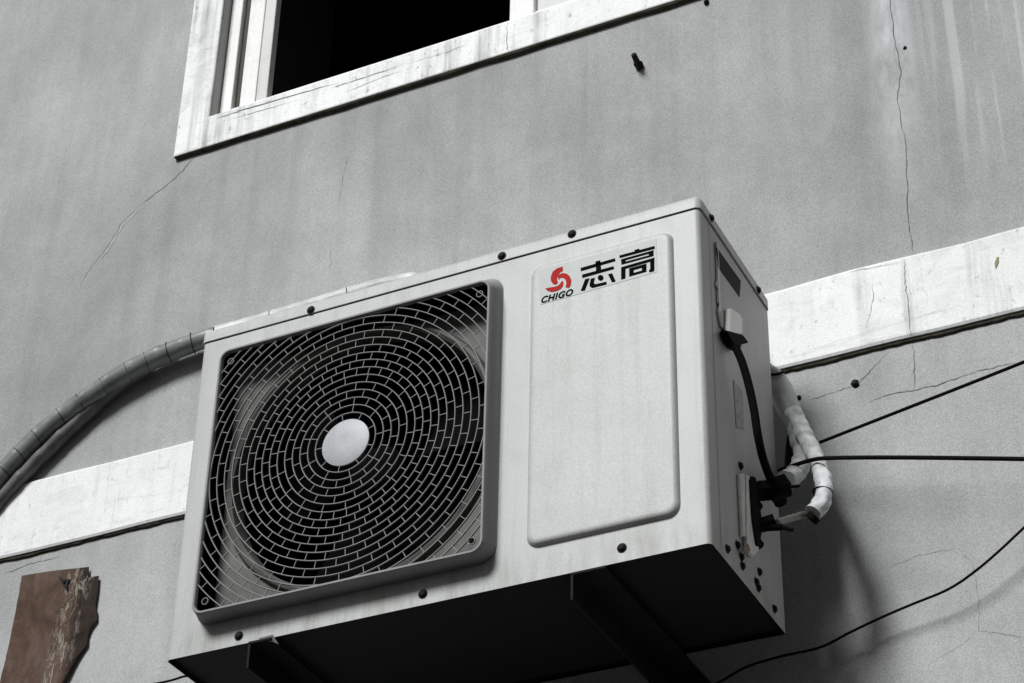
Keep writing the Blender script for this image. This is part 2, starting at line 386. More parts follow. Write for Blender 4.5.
# window surround (part), window (part > frame pieces)
bm = bmesh.new()
def pframe(bm, x0, x1, z0, z1, ix0, ix1, iz0, iz1, y0, y1):
    o_ = [(x0, z0), (x1, z0), (x1, z1), (x0, z1)]; i_ = [(ix0, iz0), (ix1, iz0), (ix1, iz1), (ix0, iz1)]
    for k in range(4):
        a, b = o_[k], o_[(k+1) % 4]; c, d = i_[(k+1) % 4], i_[k]
        prism(bm, [(p[0], y0, p[1]) for p in (a, b, c, d)], (0, y1 - y0, 0))
pframe(bm, SX0, SX1, SZ0, SZ1, IX0, IX1, IZ0, IZ1, PW, YW - .0005)
obj('window_surround', bm, M['surround'], B, bevel=0.003)
bm = bmesh.new(); prev = None  # dark strip painting the shade below the surround, then scratches
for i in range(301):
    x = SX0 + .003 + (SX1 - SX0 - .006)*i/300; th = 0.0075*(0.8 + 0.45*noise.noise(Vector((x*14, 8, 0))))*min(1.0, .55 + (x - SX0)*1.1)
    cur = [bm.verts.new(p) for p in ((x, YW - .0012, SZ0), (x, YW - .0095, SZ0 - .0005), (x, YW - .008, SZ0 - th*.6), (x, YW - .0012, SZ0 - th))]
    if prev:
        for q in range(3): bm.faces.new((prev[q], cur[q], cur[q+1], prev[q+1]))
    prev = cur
crack(bm, [(507, 25), (507, 45), (508, 52)], 0.003, PW)
for pl, wd_ in (([(214, 119), (245, 109), (290, 96), (340, 82)], .0030), ([(222, 121), (262, 110), (300, 99)], .0020), ([(330, 88), (362, 78), (398, 66)], .0030), ([(345, 92), (380, 78), (402, 70)], .0020), ([(405, 64), (440, 54), (470, 43)], .0016), ([(230, 112), (250, 108), (275, 99)], .0022)):
    crack(bm, pl, wd_, PW, 1, .0010)
obj('surround_shade_and_scratches', bm, [M['ledge_shade'], M['crackfaint']], B)
YR = YW + 0.018; YF = YW + 0.034
bm = bmesh.new(); e = 0.001
quad(bm, [(IX0 + e, PW + .004, IZ0), (IX0 + e, YF, IZ0), (IX0 + e, YF, IZ1), (IX0 + e, PW + .004, IZ1)])
quad(bm, [(IX1 - e, PW + .004, IZ0), (IX1 - e, YF, IZ0), (IX1 - e, YF, IZ1), (IX1 - e, PW + .004, IZ1)])
quad(bm, [(IX0, PW + .004, IZ1 - e), (IX1, PW + .004, IZ1 - e), (IX1, YF, IZ1 - e), (IX0, YF, IZ1 - e)])
quad(bm, [(IX0, PW + .004, IZ0 + e), (IX1, PW + .004, IZ0 + e), (IX1, YF, IZ0 + e), (IX0, YF, IZ0 + e)])
obj('window_reveal', bm, M['reveal'], B)
fx1 = at(234, 80, YR).x
bm = bmesh.new(); t = 0.03
fx0 = IX0 + .002
for a, b in (((fx0, IZ0 + .002), (fx1, IZ1 - .002)), ((IX1 - .06, IZ0 + .002), (IX1 - .002, IZ1 - .002)), ((fx1, IZ0 + .002), (IX1 - .06, IZ0 + .03)), ((fx1, IZ1 - .04), (IX1 - .06, IZ1 - .002))):
    box(bm, (a[0], YR, a[1]), (b[0], YR + .03, b[1]))
wf = obj('window', bm, M['sash'], B, bevel=0.002)
def sash(x0, x1, y, pane):
    bm = bmesh.new(); z0, z1 = IZ0 + .022, IZ1 - .03; s = .045
    box(bm, (x0, y, z0), (x0 + s, y + .022, z1)); box(bm, (x1 - s, y, z0), (x1, y + .022, z1))
    box(bm, (x0 + s, y + .001, z0), (x1 - s, y + .021, z0 + .05)); box(bm, (x0 + s, y + .001, z1 - .05), (x1 - s, y + .021, z1))
    o = obj('sash', bm, M['sash'], wf, bevel=0.002); o.location = Vector((0, 0, 0)); 
    if pane:
        bm = bmesh.new(); box(bm, (x0 + s, y + .008, z0 + .05), (x1 - s, y + .013, z1 - .05)); q = obj('pane', bm, M['frosted'], wf)
    return o
sx = at(242, 80, YF - .010).x; sx2 = at(257, 80, YF - .010).x
bm = bmesh.new(); box(bm, (sx, YF - .01, IZ0 + .002), (sx2, YF + .012, IZ1 - .03)); sx3 = at(272, 80, YF + .004).x; box(bm, (sx2 + .0005, YF - .0085, IZ0 + .0025), (sx3, YF + .010, IZ1 - .03), 1)
sh = obj('sash', bm, [M['sash'], M['sash2']], wf, bevel=0.002)
bm = bmesh.new(); box(bm, (fx1 - .001, YR + .012, IZ0 + .003), (sx + .004, YF + .02, IZ1 - .03)); obj('seal', bm, M['seal'], wf)
rx = at(509, 20, YF).x
bm = bmesh.new(); z0 = IZ0 + .003
box(bm, (rx, YF, z0), (rx + .05, YF + .03, IZ1 - .03)); box(bm, (rx + .05, YF + .004, z0), (IX1 - .08, YF + .026, z0 + .05)); box(bm, (IX1 - .08, YF, z0), (IX1 - .03, YF + .03, IZ1 - .03))
obj('sash', bm, M['sash'], wf, bevel=0.003)
bm = bmesh.new(); box(bm, (rx + .05, YF + .012, z0 + .05), (IX1 - .08, YF + .018, IZ1 - .031)); obj('pane', bm, M['frosted'], wf)
# room behind the opening, its dimness put into near-black surfaces
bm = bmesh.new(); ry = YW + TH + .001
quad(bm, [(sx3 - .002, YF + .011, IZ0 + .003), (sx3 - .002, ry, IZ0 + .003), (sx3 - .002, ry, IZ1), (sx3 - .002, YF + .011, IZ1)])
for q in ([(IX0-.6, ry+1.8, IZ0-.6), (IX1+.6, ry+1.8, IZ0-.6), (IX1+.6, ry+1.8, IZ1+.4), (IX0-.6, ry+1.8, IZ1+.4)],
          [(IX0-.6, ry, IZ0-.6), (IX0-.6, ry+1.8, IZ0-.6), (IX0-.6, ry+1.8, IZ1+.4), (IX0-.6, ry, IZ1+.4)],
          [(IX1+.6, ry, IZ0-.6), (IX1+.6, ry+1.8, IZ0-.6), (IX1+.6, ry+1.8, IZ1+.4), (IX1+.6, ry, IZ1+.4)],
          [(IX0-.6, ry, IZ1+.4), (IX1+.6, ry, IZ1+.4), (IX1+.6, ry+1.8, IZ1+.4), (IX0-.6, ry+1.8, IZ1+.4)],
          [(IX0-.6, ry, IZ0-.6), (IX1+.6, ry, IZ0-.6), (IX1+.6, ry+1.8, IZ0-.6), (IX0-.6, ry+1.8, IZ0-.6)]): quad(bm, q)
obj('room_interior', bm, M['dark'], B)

# ------------------------------------------------------------------ air conditioner
A = thing('air_conditioner', 'boxy off-white outdoor air conditioner unit with round fan grille, mounted on the grey wall', 'air conditioner')
GX, GC = 0.2740, 0.2680                            # grille centre
bx0, bx1, bz0, bz1 = 0.0520, 0.4920, 0.0465, 0.4800    # opening in the front sheet
ZT = HT - 0.0235
R_ = 0.0075
def profile(x0, x1, y0, y1, r, n=7):               # plan outline, counter clockwise
    return rrect(x0, x1, y0, y1, r, n)
bm = bmesh.new()
XL = -0.0055
def profile4(x0, x1, y0, y1, rf, rb, n=7):          # front corners rounded, back corners nearly square
    pts = []
    for cx, cy, a0, r in ((x1-rb, y1-rb, 0, rb), (x0+rb, y1-rb, 90, rb), (x0+rf, y0+rf, 180, rf), (x1-rf, y0+rf, 270, rf)):
        for k in range(n+1):
            a = math.radians(a0 + 90*k/n); pts.append((cx + r*math.cos(a), cy + r*math.sin(a)))
    return pts
pr = profile4(XL, WD, 0, DP, R_, .003)
N_ = len(pr); lo = [bm.verts.new((x, y, 0.0)) for x, y in pr]; hi = [bm.verts.new((x, y, ZT)) for x, y in pr]
for i in range(N_):
    a, b = pr[i], pr[(i+1) % N_]
    if abs(a[1]) < 1e-6 and abs(b[1]) < 1e-6: continue      # front face is made below
    f = bm.faces.new((lo[i], lo[(i+1) % N_], hi[(i+1) % N_], hi[i]))
    if min(a[0], b[0]) > WD - 1e-4 and abs(a[1] - b[1]) > .05: f.material_index = 1
bm.faces.new(hi)
for x0, x1, z0, z1 in ((XL + R_, bx0, 0, ZT), (bx1, WD-R_, 0, ZT), (bx0, bx1, 0, bz0), (bx0, bx1, bz1, ZT)):
    quad(bm, [(x0, 0, z0), (x1, 0, z0), (x1, 0, z1), (x0, 0, z1)])
# turned-in lower lip
lip = profile4(XL + .0016, WD - .0016, 0.0016, DP - .0016, R_ - .0016, .003)
obj('cabinet', bm, [M['body'], M['side']], A, smooth=35)
bm = bmesh.new()
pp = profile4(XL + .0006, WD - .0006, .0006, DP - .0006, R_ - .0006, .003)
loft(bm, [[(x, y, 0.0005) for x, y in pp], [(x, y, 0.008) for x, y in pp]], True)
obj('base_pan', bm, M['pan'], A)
# top cover: skirt with rounded edges
bm = bmesh.new(); q = .0022
def ins(d, z): return [(x, y, z) for x, y in profile4(XL - q + d, WD + q - d, -q + d, DP + q - d, R_ + q - d*.9, .008 - d)]
loft(bm, [ins(.0022, ZT + .0022), ins(0, ZT + .0022), ins(0, HT - .006), ins(.0016, HT - .002), ins(.006, HT)], True)
tc = obj('top_cover', bm, M['body'], A, smooth=50)
bm = bmesh.new()
loft(bm, [[(x, y, z) for x, y in profile4(XL + .0008, WD - .0008, .0008, DP - .0008, R_, .003)] for z in (ZT - .0002, ZT + .0024)]); obj('cover_seam', bm, M['screw'], A)
# raised service panel on the right of the front
bm = bmesh.new(); x0, x1, z0, z1 = .5445, .7610, .0480, .5025
L = []
for d, h in ((0, 0.0003), (.0012, -.0024), (.0028, -.0052), (.0050, -.0068), (.0075, -.0074), (.010, -.0075), (.014, -.0075)):
    L.append([(x, h, z) for x, z in rrect(x0 + d, x1 - d, z0 + d, z1 - d, .017 - d*.6)])
loft(bm, L, True); obj('service_panel', bm, M['body'], A, smooth=60)
PY = -.0075
# grille frame: drafted outside, lip, inner wall
gp = -.031
bm = bmesh.new()
def rr(x0, x1, z0, z1, r, y): return [(x, y, z) for x, z in rrect(x0, x1, z0, z1, r, 6)]
fx = (.0490, .4950, .0435, .4825)                   # outer lip at the front
def fr(d, r, y): return rr(fx[0] + d, fx[1] - d, fx[2] + d, fx[3] - d, r, y)
def fr4(l, r_, b_, t_, r, y): return rr(fx[0] - l, fx[1] + r_, fx[2] - b_, fx[3] + t_, r, y)
loft(bm, [fr4(.012, .006, .002, .023, .026, -.0006), fr4(.009, .004, .0015, .018, .022, -.004), fr4(.003, .002, .0006, .005, .020, gp + .009), fr(-.0008, .018, gp + .0025), fr(.0005, .017, gp), fr(.0032, .014, gp), fr(.0040, .013, gp + .0012), fr(.0044, .012, gp + .007)])
obj('grille_frame', bm, M['frame'], A, smooth=50)
bm = bmesh.new(); loft(bm, [fr(.0045, .012, gp + .0068), fr(.0045, .012, .0165)]); obj('guard_collar', bm, M['inner'], A)
# the fan chamber behind the front sheet (closed, its shade put in as near-black) with shroud
bm = bmesh.new(); ys = 0.016; RH = 0.206; seg = 96
ox0, ox1, oz0, oz1 = .042, .502, .040, .505
def sq(a):
    c, s = math.cos(a), math.sin(a); hx, hz = (ox1-ox0)/2, (oz1-oz0)/2; k = min(hx/max(1e-9, abs(c)), hz/max(1e-9, abs(s)))
    return ((ox0+ox1)/2 + c*k, (oz0+oz1)/2 + s*k)
A_ = [2*PI*k/seg + PI/seg for k in range(seg)]
outer = [(sq(a)[0], ys, sq(a)[1]) for a in A_]
def circ(r, y): return [(GX + r*math.cos(a), y, GC + r*math.sin(a)) for a in A_]
loft(bm, [outer, circ(RH + .014, ys), circ(RH + .010, ys - .008), circ(RH + .005, ys - .010), circ(RH, ys - .006), circ(RH - .002, ys + .004), circ(RH - .003, ys + .022)])
obj('fan_shroud', bm, M['shroud'], A, smooth=40)
bm = bmesh.new()
box(bm, (.042, ys + .022, .038), (.502, .22, .505)); 
for f in [f for f in bm.faces if abs(f.calc_center_median().y - (ys + .022)) < 1e-4]: bm.faces.remove(f)
obj('fan_chamber', bm, M['inner'], A)
bm = bmesh.new(); disc(bm, (GX, .10, GC), (0, -1, 0), .045, .05, 24)
for k in range(3):
    a0 = 2*PI*k/3 + .4; rows = []
    for i in range(9):
        r = .04 + .15*i/8; half = .35 + .35*i/8; row = []
        for j in range(9):
            a = a0 + .25*i/8 + half*(j/8*2 - 1)*.9; row.append(bm.verts.new((GX + r*math.cos(a), .085 + .03*(j/8*2-1), GC + r*math.sin(a))))
        rows.append(row)
    for a, b in zip(rows, rows[1:]):
        for j in range(8): bm.faces.new((a[j], a[j+1], b[j+1], b[j]))
obj('fan', bm, M['inner'], A, smooth=60)
# wire guard: concentric rings joined by staggered short ribs
bm = bmesh.new(); ix0, ix1, iz0, iz1 = fx[0] + .0042, fx[1] - .0042, fx[2] + .0042, fx[3] - .0042
GY = gp + .0035
corner = .011
def inside(x, z, m=0.0):
    if not (ix0 - m < x < ix1 + m and iz0 - m < z < iz1 + m): return False
    dx = max(ix0 + corner - x, x - (ix1 - corner), 0); dz = max(iz0 + corner - z, z - (iz1 - corner), 0)
    return not (dx > 0 and dz > 0 and math.hypot(dx, dz) > corner + m)
r0, dr, hw = .0478, .01235, .00085
radii = [r0 + dr*k for k in range(20)]
def arc_strip(r, a0, a1):
    n = max(2, int((a1 - a0)*r/.004)); prev = None
    for i in range(n + 1):
        a = a0 + (a1 - a0)*i/n; c, s = math.cos(a), math.sin(a)
        cur = [bm.verts.new((GX + (r + o)*c, y, GC + (r + o)*s)) for o, y in ((-hw, GY + .0022), (-hw*.6, GY), (hw*.6, GY), (hw, GY + .0022))]
        if prev:
            for q in range(4): bm.faces.new((prev[q], cur[q], cur[(q+1) % 4], prev[(q+1) % 4]))
        prev = cur
for r in radii:
    n = 720; ok = [inside(GX + r*math.cos(2*PI*i/n), GC + r*math.sin(2*PI*i/n), .002) for i in range(n)]
    if all(ok): arc_strip(r, 0, 2*PI); continue
    i = next((k for k in range(n) if ok[k] and not ok[k-1]), None)
    if i is None: continue
    k = i; end = i + n
    while k < end:
        if ok[k % n]:
            j = k
            while j < end and ok[j % n]: j += 1
            if j - k > 1: arc_strip(r, 2*PI*k/n, 2*PI*(j-1)/n)
            k = j
        else: k += 1
bosses = [(ix0 + .014, iz0 + .016), (ix1 - .014, iz0 + .016), (ix0 + .014, iz1 - .016), (ix1 - .014, iz1 - .016)]
edges = [(.0368, radii[0])] + [(a, b) for a, b in zip(radii, radii[1:])]
counts = [9]*2 + [18]*4 + [36]*14
rib = .00045
for k, ((ra, rb), cnt) in enumerate(zip(edges, counts)):
    for i in range(cnt):
        a = 2*PI*(i + (.5 if k % 2 else 0))/cnt + .35 + k*.014
        c, s = math.cos(a), math.sin(a); rm = (ra + rb)/2
        if not (inside(GX + rm*c, GC + rm*s, .0) and inside(GX + rb*c, GC + rb*s, .004)): continue
        p, q_ = ra - .0003, rb + .0003
        vs = []
        for yy in (GY + .0006, GY + .0020):
            for r_, o in ((p, -rib), (q_, -rib), (q_, rib), (p, rib)):
                vs.append(bm.verts.new((GX + r_*c - o*s, yy, GC + r_*s + o*c)))
        for f in ((0,1,2,3), (7,6,5,4), (0,4,5,1), (1,5,6,2), (2,6,7,3), (3,7,4,0)): bm.faces.new([vs[j] for j in f])
for bx, bz in bosses:
    sg = 18
    lo_ = [[(bx + r*math.cos(2*PI*j/sg), y, bz + r*math.sin(2*PI*j/sg)) for j in range(sg)] for r, y in ((.0054, GY + .003), (.0054, GY + .0008), (.0045, GY + .0008), (.0045, GY + .003))]
    loft(bm, lo_)
obj('fan_guard', bm, M['grille'], A)
bm = bmesh.new(); disc(bm, (GX, GY + .004, GC), (0, -1, 0), .0373, .006, 48, .5); obj('guard_disc', bm, M['disc'], A, smooth=50)
bm = bmesh.new()
bm.free()
for bx, bz in bosses:
    bm = bmesh.new(); disc(bm, (bx, GY + .0045, bz), (0, -1, 0), .0044, .002, 12); obj('guard_screw', bm, M['inner'], A)
# screws of the cabinet
def screw(c, axis, r=.0050):
    bm = bmesh.new(); disc(bm, (0, 0, 0), axis, r, .0042, 16, .45); disc(bm, (0, 0, 0), axis, r*1.35, .0012, 16, .2)
    o = obj('screw', bm, M['screw'], A, smooth=50); o.location = c
for u, v in ((311, 310), (502, 256), (572, 234)): p = at(u, v, -.0022); screw((p.x, -.0022, p.z), (0, -1, 0))
for u, v in ((239, 636), (423, 594), (622, 548)): p = at(u, v, 0); screw((p.x, 0, p.z), (0, -1, 0))
for u, v, r in ((711, 218, .0045), (758, 290, .0045)): p = ax(u, v, WD + .0022); screw((WD + .0022, p.y, p.z), (1, 0, 0), r)
for u, v in ((740, 466), (727, 549), (737, 545), (742, 566), (759, 572), (758, 588), (774, 609), (741, 557), (756, 582)):
    p = ax(u, v, WD); screw((WD, p.y, p.z), (1, 0, 0), .0046)
# side seam (edge of the wrap-round front sheet)
bm = bmesh.new(); quad(bm, [(WD + .0006, .0345, 0), (WD + .0006, .0357, 0), (WD + .0006, .0357, ZT), (WD + .0006, .0345, ZT)]); obj('side_seam', bm, M['crackfaint'], A)
# side cover moulding with finger recess
def sidepoly(pts, h0, h1): 
    bm = bmesh.new(); prism(bm, [(WD + h0, p.y, p.z) for p in pts], (h1 - h0, 0, 0)); return bm
P = [ax(u, v, WD) for u, v in ((714.5, 242), (744, 285), (744.5, 322), (740, 348), (727, 335), (719, 327), (716, 312), (717.5, 305), (716, 303), (716, 290), (714, 285), (715.5, 280))]
obj('side_cover', sidepoly(P, .0003, .0035), M['side'], A, bevel=.0012)
P = [ax(u, v, WD + .0036) for u, v in ((716.8, 248), (740.5, 281), (739.3, 297), (718.2, 267.5))]
hr = obj('hand_recess_shade', sidepoly(P, .0025, .0042), M['pan'], A)  # dark plate that paints the shade of the finger recess
# cable gland under the white hood
P = [ax(u, v, WD + .004) for u, v in ((725, 309), (734, 315), (737, 320), (737, 336), (724, 336))]
bm = sidepoly(P, .003, .013); obj('terminal_hood', bm, M['cap'], A, bevel=.003)
P = [ax(u, v, WD + .006) for u, v in ((721, 331), (738, 336), (744, 344), (737, 345), (735, 351), (729, 347), (725, 340))]
obj('cable_gland', sidepoly(P, .002, .014), M['black'], A, bevel=.002)
# faded sticker on the side
P = [ax(u, v, WD) for u, v in ((733, 380), (742, 392), (744, 430), (736, 428))]
obj('sticker', sidepoly(P, .0003, .0009), M['label'], A)
# valve plate with two service valves
P = [ax(u, v, WD) for u, v in ((736.5, 475), (741, 474), (741.5, 537), (739.5, 537.5))]
vp = obj('valve_plate', sidepoly(P, .0003, .006), M['valve'], A, bevel=.001)
P = [ax(u, v, WD) for u, v in ((741.5, 476), (744.5, 476.5), (747.5, 500), (753, 511), (749, 513), (752.5, 540), (754, 552), (749, 558), (743, 552), (742, 537))]
obj('valve_plate', sidepoly(P, .0003, .008), M['valve'], A, bevel=.003)
P = [ax(u, v, WD + .008) for u, v in ((744, 546), (748, 544), (750, 550), (747, 555), (744, 552))]
obj('rust_stain', sidepoly(P, .0074, .0086), M['valverust'], A)
P = [ax(u, v, WD + .005) for u, v in ((746.5, 480), (752, 478), (755, 492), (757, 512), (759, 528), (757, 540), (758, 548), (753, 546), (749, 520))]
obj('grimy_grommet', sidepoly(P, .0003, .011), M['black'], A, bevel=.002)
P = [ax(u, v, WD) for u, v in ((714.5, 243), (716, 262), (716.5, 290), (717.5, 312), (720, 326))]
bm = bmesh.new(); tube(bm, [p + Vector((.0036, 0, 0)) for p in P], .0011, 8); obj('cover_edge_highlight', bm, M['cap'], A)  # pale bead painting the highlight along the cover's left edge
def rod(bm, pts, r, seg=14): tube(bm, [Vector(p) for p in pts], r, seg)
V1a, V1b = ax(752, 492, WD), at(786, 490, ax(752, 492, WD).y + .02)
bm = bmesh.new()
def at3(u, v, y): return at(u, v, y)
yv = V1a.y
rod(bm, [(WD + .002, V1a.y, V1a.z), at3(762, 491, yv + .01)], .011)
rod(bm, [at3(758, 491, yv + .008), at3(774, 490, yv + .018)], .0145, 6)
rod(bm, [at3(772, 490, yv + .018), at3(785, 486, yv + .03)], .018, 6)
rod(bm, [at3(776, 492, yv + .02), at3(781, 503, yv + .02)], .009)
rod(bm, [at3(750, 480, yv), at3(753, 489, yv)], .008); rod(bm, [at3(752, 500, yv), at3(758, 508, yv)], .0075)
rod(bm, [at3(786, 487, yv + .02), at3(799, 486, yv + .02)], .0022)
obj('service_valve', bm, M['black'], A, smooth=40)
V2 = ax(754, 527, WD); y2 = V2.y
bm = bmesh.new()
rod(bm, [(WD + .002, y2, V2.z), at3(764, 526, y2 + .008)], .0085)
rod(bm, [at3(762, 525, y2 + .008), at3(775, 521, y2 + .012)], .0105, 6)
rod(bm, [at3(764, 528, y2 + .008), at3(782, 527, y2 + .012)], .0048); rod(bm, [at3(781, 527, y2 + .012), at3(793, 530, y2 + .012)], .0028)
rod(bm, [at3(751, 514, y2), at3(756, 530, y2)], .010); rod(bm, [at3(756, 541, y2 + .005), at3(760, 546, y2 + .005)], .0065)
obj('service_valve', bm, M['black'], A, smooth=40)

# brand plate: sticker, three armed red swirl, lettering -- laid out in plate millimetres measured on the panel
def plate(u, v): p = at(530 + u/7.314, 235 + v/7.314, PY); return (p.x, p.z)
def print_poly(bm, polys, h, mi=0):
    for pl in polys:
        a = [(x, PY - h, z) for x, z in (plate(*p) for p in pl)]
        prism(bm, a, (0, .00025, 0), mi)
bm = bmesh.new(); print_poly(bm, [[(60, 258), (925, 28), (930, 270), (75, 512)]], .0004)
st = obj('name_sticker', bm, M['decal'], A)
def frame_poly(o_, i_): # outer quad and inner quad -> four polys
    return [[o_[k], o_[(k+1) % 4], i_[(k+1) % 4], i_[k]] for k in range(4)]
swirl = [[(240, 233), (243, 262), (222, 275), (208, 292), (200, 310), (200, 330), (206, 348), (196, 362), (178, 364), (163, 352), (154, 335), (154, 305), (168, 270), (200, 245)],
         [(203, 308), (215, 290), (240, 280), (270, 285), (292, 303), (304, 333), (300, 366), (288, 388), (262, 384), (268, 352), (260, 326), (240, 313), (222, 316), (212, 330)],
         [(113, 393), (150, 385), (185, 380), (210, 370), (226, 352), (236, 336), (246, 345), (244, 372), (226, 396), (195, 412), (160, 418), (130, 410)]]
bm = bmesh.new(); print_poly(bm, swirl, .0009); obj('swirl_emblem', bm, M['red'], A)
circle = [(518 + 21*math.cos(2*PI*k/18), 315 + 21*math.sin(2*PI*k/18)) for k in range(18)]
zhi = [[(372, 243), (622, 172), (627, 192), (374, 266)], [(480, 196), (515, 187), (520, 216), (481, 228)], [(484, 234), (520, 224), (521, 256), (484, 266)],
       [(382, 292), (612, 230), (618, 250), (384, 316)],
       [(405, 325), (438, 318), (402, 408), (372, 411)],
       [(446, 322), (476, 314), (468, 354), (437, 364)], [(437, 366), (468, 355), (482, 362), (560, 343), (562, 363), (458, 389), (440, 380)], circle,
       [(572, 290), (602, 281), (626, 334), (624, 344), (600, 347)]]
gao = [[(655, 152), (912, 82), (914, 102), (657, 170)], [(765, 112), (800, 102), (803, 110), (768, 120)]] + \
      frame_poly([(667, 180), (905, 113), (905, 155), (670, 219)], [(700, 186), (870, 139), (870, 151), (700, 197)]) + \
      [[(668, 238), (912, 167), (911, 188), (668, 258)], [(668, 260), (700, 251), (699, 319), (668, 328)], [(880, 200), (911, 190), (911, 262), (898, 270), (872, 274), (874, 256), (881, 252)]] + \
      frame_poly([(727, 246), (853, 211), (853, 270), (727, 306)], [(760, 258), (820, 241), (820, 262), (760, 279)])
bm = bmesh.new(); print_poly(bm, zhi + gao, .0009); obj('chinese_lettering', bm, M['ink'], A)
def text_mesh(body):
    cu = bpy.data.curves.new('text', 'FONT'); cu.body = body; cu.size = 1; cu.offset = 0.035; cu.space_character = 1.10; cu.shear = 0.25; cu.resolution_u = 5
    o = bpy.data.objects.new('text', cu); C.objects.link(o); dg = bpy.context.evaluated_depsgraph_get()
    me = bpy.data.meshes.new_from_object(o.evaluated_get(dg)); bpy.data.objects.remove(o); bpy.data.curves.remove(cu); return me
me = text_mesh('CHIGO'); bm = bmesh.new(); bm.from_mesh(me); bpy.data.meshes.remove(me)
mx0, mx1 = min(v.co.x for v in bm.verts), max(v.co.x for v in bm.verts); my0, my1 = min(v.co.y for v in bm.verts), max(v.co.y for v in bm.verts)
BL, BR, TL = [Vector((plate(*p)[0], 0, plate(*p)[1])) for p in ((83, 503), (318, 440), (92, 453))]
TL.x = BL.x
for v in bm.verts:
    s, t_ = (v.co.x - mx0)/(mx1 - mx0), (v.co.y - my0)/(my1 - my0)
    p = BL + (BR - BL)*s + (TL - BL)*t_; v.co = (p.x, PY - .0009, p.z)
obj('latin_lettering', bm, M['ink'], A)

# ------------------------------------------------------------------ wall brackets
def bracket(x, wdt, yf, label):
    K = thing('wall_bracket', label, 'bracket', (x, YW, 0), 'steel wall brackets under the air conditioner')
    zt = -.0006
    bm = bmesh.new(); box(bm, (x, yf, zt - .004), (x + wdt, YW - .004, zt)); box(bm, (x, yf, zt - .040), (x + .004, YW - .004, zt - .0042)); obj('arm', bm, M['iron'], K, bevel=.0008)
    bm = bmesh.new(); box(bm, (x, YW - .0038, -.12), (x + wdt, YW - .0004, zt)); obj('wall_plate', bm, M['iron'], K)
    for zz in (-.06,):
        bm = bmesh.new(); disc(bm, (x + wdt*.6, YW - .0038, zz), (0, -1, 0), .008, .007, 6, .1); obj('bolt', bm, M['screw'], K)
bm = bmesh.new(); tb = at(262, 638, -.004)
prism(bm, [tb + Vector((-.006, 0, .001)), tb + Vector((.016, 0, .002)), tb + Vector((.022, .008, -.010)), tb + Vector((.014, .004, -.006)), tb + Vector((.004, .002, -.004))], (0, .0015, 0))
obj('bent_tab', bm, M['frame'], A)
xl = at(250, 640, 0).x; xr = at(571, 572, 0).x; xr2 = at(606, 566, 0).x
bracket(xl, .036, -.004, 'black steel bracket under the left end of the air conditioner, below its fan')
bracket(xr, xr2 - xr, -.002, 'black steel bracket under the right half of the air conditioner, below its logo panel')

# ------------------------------------------------------------------ pipes
y_ = YW - .026
Lp = [(-90, 620), (-50, 545), (0, 478), (40, 436), (80, 404), (130, 371), (168, 353), (208, 338)]
P = [at(u, v, y_) for u, v in Lp]
P2 = [at(u, v, y_ + .012) for u, v in ((216, 339), (248, 327), (298, 312), (359, 293.8), (379, 288.5), (410, 282), (424, 284))]
B_ = P2[-1]
run = P + P2[1:] + [Vector((.30, y_ - .01, .79)), Vector((.50, y_ - .02, .70)), Vector((.70, y_ - .03, .60)), at(752, 366, YW - .065), at(772, 380, YW - .07), at(784, 400, YW - .075), at(798, 428, YW - .078)]
pts = dense(spline(run, 12), .003)
T = thing('insulated_pipe', 'thick grey tape-wrapped pipe arching along the wall behind the air conditioner to its valves', 'pipe', tuple(P[0]))
def rad(t): return .0185 if t < .45 else (.0185 + (t-.45)*.0) 
cut = next(i for i, p in enumerate(pts) if p.x > -.240)
bm = bmesh.new(); tube(bm, pts[:cut], lambda t: .0185 - .0030*max(0, (t - .85)/.15), 40, .05, .052, .05); obj('wrapped_sleeve', bm, M['tape'], T, smooth=50)
dist = 0
for i in range(1, len(pts) - 8):                     # overlapping turns of tape leave dark seams
    dist += (pts[i] - pts[i-1]).length
    if dist > (.062 + .026*math.sin(i*1.7) if i < cut else .15):
        dist = 0; t_ = (pts[i+1] - pts[i]).normalized(); u_ = Vector((0, -1, 0)); u_ = (u_ - u_.dot(t_)*t_).normalized(); v_ = t_.cross(u_)
        rr_ = .0187 if i < cut - 12 else .0168 + .003*max(0, min(1, (i/len(pts) - .5)/.4))
        lean = random.uniform(.25, .7); P_ = [pts[i] + (u_*math.cos(a) + v_*math.sin(a))*rr_ + t_*lean*.012*math.sin(a + 1.2) for a in [PI*2*k/28 for k in range(29)]]
        bm = bmesh.new(); tube(bm, P_, .0007, 6); obj('tape_seam', bm, M['screw'], T)
bm = bmesh.new(); tube(bm, pts[cut:], lambda t: .0165 + .003*max(0, min(1, (t - .35)/.35)) - .005*max(0, (t - .94)/.06), 40, .05, .040, .08); obj('pale_sleeve', bm, M['tape2'], T, smooth=50)
yb = YW - .085
def pipe(name, pl, r, mat, **k):
    bm = bmesh.new(); tube(bm, dense(spline(pl, 10), .0025), r, 36, .16, .022, .20); return obj(name, bm, mat, T, smooth=50)
yb2 = max(y2 + .02, .17)
pipe('branch_pipe', [at(793, 412, yb), at(805, 436, yb - .012), at(817, 460, yb - .025), at(824, 484, yb - .05), at(821, 503, yb - .07), at(813, 514, yb - .085)], .0118, M['tape3'])
pipe('branch_pipe', [at(794, 414, yb), at(799, 436, yb + .005), at(803, 456, yb), at(797, 472, yb - .03), at(786, 480, yb - .07)], .0135, M['tape3'])
yt = yb - .085
bm = bmesh.new(); tube(bm, [at(815, 516, yt), at(811, 520, yt)], .0095, 14); obj('insulation_end', bm, M['black'], T, smooth=40)
bm = bmesh.new(); tube(bm, dense([at(777, 522.5, y2 + .012), at(806, 514, yt)], .002), .0052, 12, .2, .012, .1); obj('copper_tube', bm, M['brass'], T, smooth=40)
